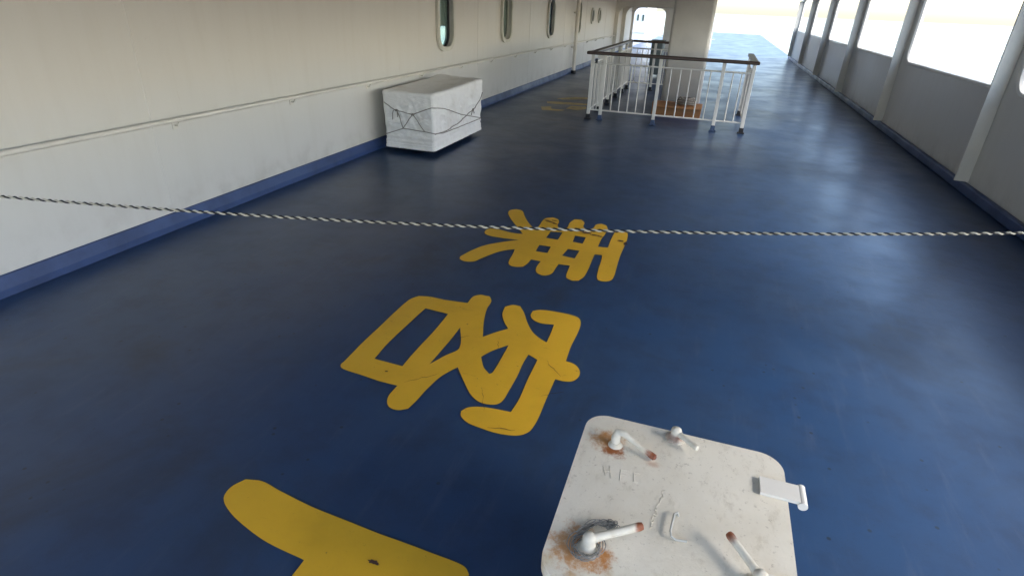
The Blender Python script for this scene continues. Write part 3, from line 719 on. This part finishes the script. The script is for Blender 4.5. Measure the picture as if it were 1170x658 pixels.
# front dog with the wire, rear dog, one at the rear edge
A_ = (-0.100, 1.078, LZ); B_ = (0.030, 1.158, LZ + 0.05)
dog(A_, B_, 0.038, rustmat('dog_paint_front', B_, 0.018, 0.034), 0.0115)
A2 = (-0.098, 1.505, LZ); B2 = (0.036, 1.473, LZ + 0.012)
m = MB()
lathe(m, A2, [(0.024, 0), (0.02, 0.006), (0.015, 0.012)])
m.tube([(-0.098, 1.505, LZ), (-0.1, 1.512, LZ + 0.025), (-0.094, 1.52, LZ + 0.042), (-0.078, 1.517, LZ + 0.046), (-0.058, 1.508, LZ + 0.04), (-0.02, 1.495, LZ + 0.026), (0.012, 1.484, LZ + 0.018), (0.032, 1.475, LZ + 0.014), (0.036, 1.473, LZ + 0.013)],
       [0.015, 0.0155, 0.015, 0.012, 0.0085, 0.0085, 0.0105, 0.0105, 0.005], 14)
m.build('dog_handle', rustmat('dog_paint_rear', B2, 0.022, 0.045), ht, smooth=True)
A3 = (0.088, 1.612, LZ); B3 = (0.16, 1.55, LZ + 0.03)
dog(A3, B3, 0.03, rustmat('dog_paint_edge', (0.088, 1.612, LZ), 0.012, 0.04), 0.010)
A4 = (0.33, 1.12, LZ); B4 = (0.25, 1.22, LZ + 0.045)
dog(A4, B4, 0.036, rustmat('dog_paint_right', B4, 0.015, 0.04), 0.011)
# wire wound round the front dog, with a frayed end
random.seed(3)
for k in range(8):
    pts = []; r0 = 0.027 + 0.0028 * k; zz0 = LZ + 0.005 + 0.004 * (k % 4)
    for i in range(40):
        a = 0.3 + i * 2 * math.pi / 36
        rr = r0 + random.uniform(-0.0018, 0.0018) + 0.004 * math.sin(a * 2 + k)
        pts.append((A_[0] - 0.006 + rr * math.cos(a), A_[1] - 0.004 + rr * math.sin(a), zz0 + 0.003 * math.sin(a * 3 + k)))
    MB().tube(pts, 0.0013, 5).build('wire_loop', M['wire'], ht, smooth=True)
for k in range(16):
    pts = []
    x, y, z = A_[0] - 0.03 + random.uniform(-0.012, 0.008), A_[1] + 0.03 + random.uniform(-0.006, 0.008), LZ + 0.012
    tx, ty = -0.05 + random.uniform(-0.014, 0.014), 1.172 + random.uniform(-0.014, 0.010)
    for i in range(14):
        t = i / 13; pts.append((x + (tx - x) * t + 0.004 * math.sin(t * 9 + k), y + (ty - y) * t + 0.012 * math.sin(math.pi * t) + 0.003 * math.cos(t * 11 + k), z + 0.01 * math.sin(math.pi * t) + 0.004 * math.sin(t * 7 + k * 2) - 0.008 * t))
    for i in range(10):
        a = i * 0.8; pts.append((tx + 0.007 * math.cos(a + k), ty + 0.006 * math.sin(a + k), LZ + 0.006 + 0.003 * math.sin(i + k)))
    MB().tube(pts, 0.0011, 5).build('wire_end', M['wire'], ht, smooth=True)
# bent staple handle near the middle of the lid
MB().tube([(0.1225, 1.275, LZ), (0.118, 1.275, LZ + 0.012), (0.11, 1.265, LZ + 0.014), (0.104, 1.2, LZ + 0.014), (0.108, 1.185, LZ + 0.012), (0.122, 1.183, LZ + 0.006), (0.15, 1.19, LZ + 0.004)], 0.0032, 8).build('staple', M['steel'], ht, smooth=True)
# lettering scratched / built up in weld on the lid (worn letters) and a ragged line of weld
def sticks(segs, r=0.0011):
    m = MB()
    for s in segs: m.tube([(x, y, LZ + 0.0006) for x, y in s], r, 6)
    m.build('scratched_lettering', M['lid'], lid, smooth=True)
sticks([[(-0.118, 1.395), (-0.104, 1.355)], [(-0.098, 1.40), (-0.086, 1.35)], [(-0.112, 1.375), (-0.09, 1.378)],
        [(-0.062, 1.398), (-0.058, 1.352)], [(-0.062, 1.398), (-0.038, 1.4)], [(-0.06, 1.377), (-0.042, 1.379)],
        [(-0.022, 1.4), (-0.016, 1.36)], [(-0.022, 1.4), (0.0, 1.402)], [(-0.016, 1.36), (0.006, 1.362)]])
random.seed(11)
zz_ = []
for i in range(46):
    t = i / 45; zz_.append((0.050 + 0.024 * t + random.uniform(-0.006, 0.006), 1.2 + 0.16 * t))
sticks([zz_], 0.0009)
# hinges on the right edge
for y in (1.12, 1.48):
    m = MB(); m.box(0.35, 0.47, y - 0.035, y + 0.035, LZ + 0.001, LZ + 0.012); m.tube([(0.47, y - 0.04, LZ + 0.0), (0.47, y + 0.04, LZ + 0.0)], 0.014, 14)
    m.build('hinge', M['cream'], ht, smooth=True)

# stand the empties at the foot of their things
for e_, p_ in ((ht, (0.109, 1.3, 0)), (wall, (WX, 10, 0)), (bpy.data.objects['ship_side'], (3.05, 10, 0))):
    e_.location = p_
    for c_ in COL.objects:
        if c_.parent == e_: c_.location = (c_.location.x - p_[0], c_.location.y - p_[1], c_.location.z - p_[2])

# scars belong with the rear character: make them its parts
first = bpy.data.objects['painted_character']; second = bpy.data.objects['painted_character.001']
for o in list(COL.objects):
    if o.get('_scar'):
        host = second if (o['_scar'] == 2 or 1.5 < o.location.y < 3) else bpy.data.objects['painted_character.002'] if 0 < o.location.y < 1.5 and o['_scar'] == 1 else first
        o.parent = host; o.location = (o.location.x - host.location.x, o.location.y - host.location.y, 0.004); del o['_scar']

# ================================================================== LIGHT, SKY, CAMERA
wd = bpy.data.worlds.new('World'); SC.world = wd; wd.use_nodes = True
nt = wd.node_tree; bg = nt.nodes['Background']
sk = nt.nodes.new('ShaderNodeTexSky'); sk.sky_type = 'NISHITA'; sk.sun_disc = False
SUN_EL, SUN_AZ = 38.0, 100.0          # azimuth clockwise from +y
sk.sun_elevation = R(SUN_EL); sk.sun_rotation = R(SUN_AZ)
sk.air_density = 1.0; sk.dust_density = 1.8; sk.ozone_density = 1.0
nt.links.new(sk.outputs[0], bg.inputs[0]); bg.inputs[1].default_value = SKY
sl = bpy.data.lights.new('overcast_sun', 'SUN'); sl.energy = SUN; sl.angle = R(25); sl.color = (1.0, 0.98, 0.95)
so = bpy.data.objects.new('overcast_sun', sl); COL.objects.link(so)
d = Vector((math.sin(R(SUN_AZ)) * math.cos(R(SUN_EL)), math.cos(R(SUN_AZ)) * math.cos(R(SUN_EL)), math.sin(R(SUN_EL))))
so.rotation_euler = (-d).to_track_quat('-Z', 'Y').to_euler(); so.location = d * 30

cam = bpy.data.cameras.new('camera'); co = bpy.data.objects.new('camera', cam); COL.objects.link(co)
cam.sensor_width = 36; cam.lens = 20.0; cam.clip_start = 0.05; cam.clip_end = 6000
p, y_, r = R(26.63), R(17.70), R(2.34)
f = Vector((-math.sin(y_) * math.cos(p), math.cos(y_) * math.cos(p), -math.sin(p)))
rt = Vector((math.cos(y_), math.sin(y_), 0)); up = rt.cross(f)
r2 = rt * math.cos(r) + up * math.sin(r); u2 = -rt * math.sin(r) + up * math.cos(r)
mt = Matrix((r2, u2, -f)).transposed().to_4x4(); mt.translation = (0, 0, 1.8)
co.matrix_world = mt
SC.camera = co
SC.view_settings.view_transform = 'Standard'; SC.view_settings.look = 'None'
SC.view_settings.exposure = EXPO; SC.view_settings.gamma = 1.0
SC.render.engine = 'CYCLES'
SC.cycles.max_bounces = 8; SC.cycles.diffuse_bounces = 5
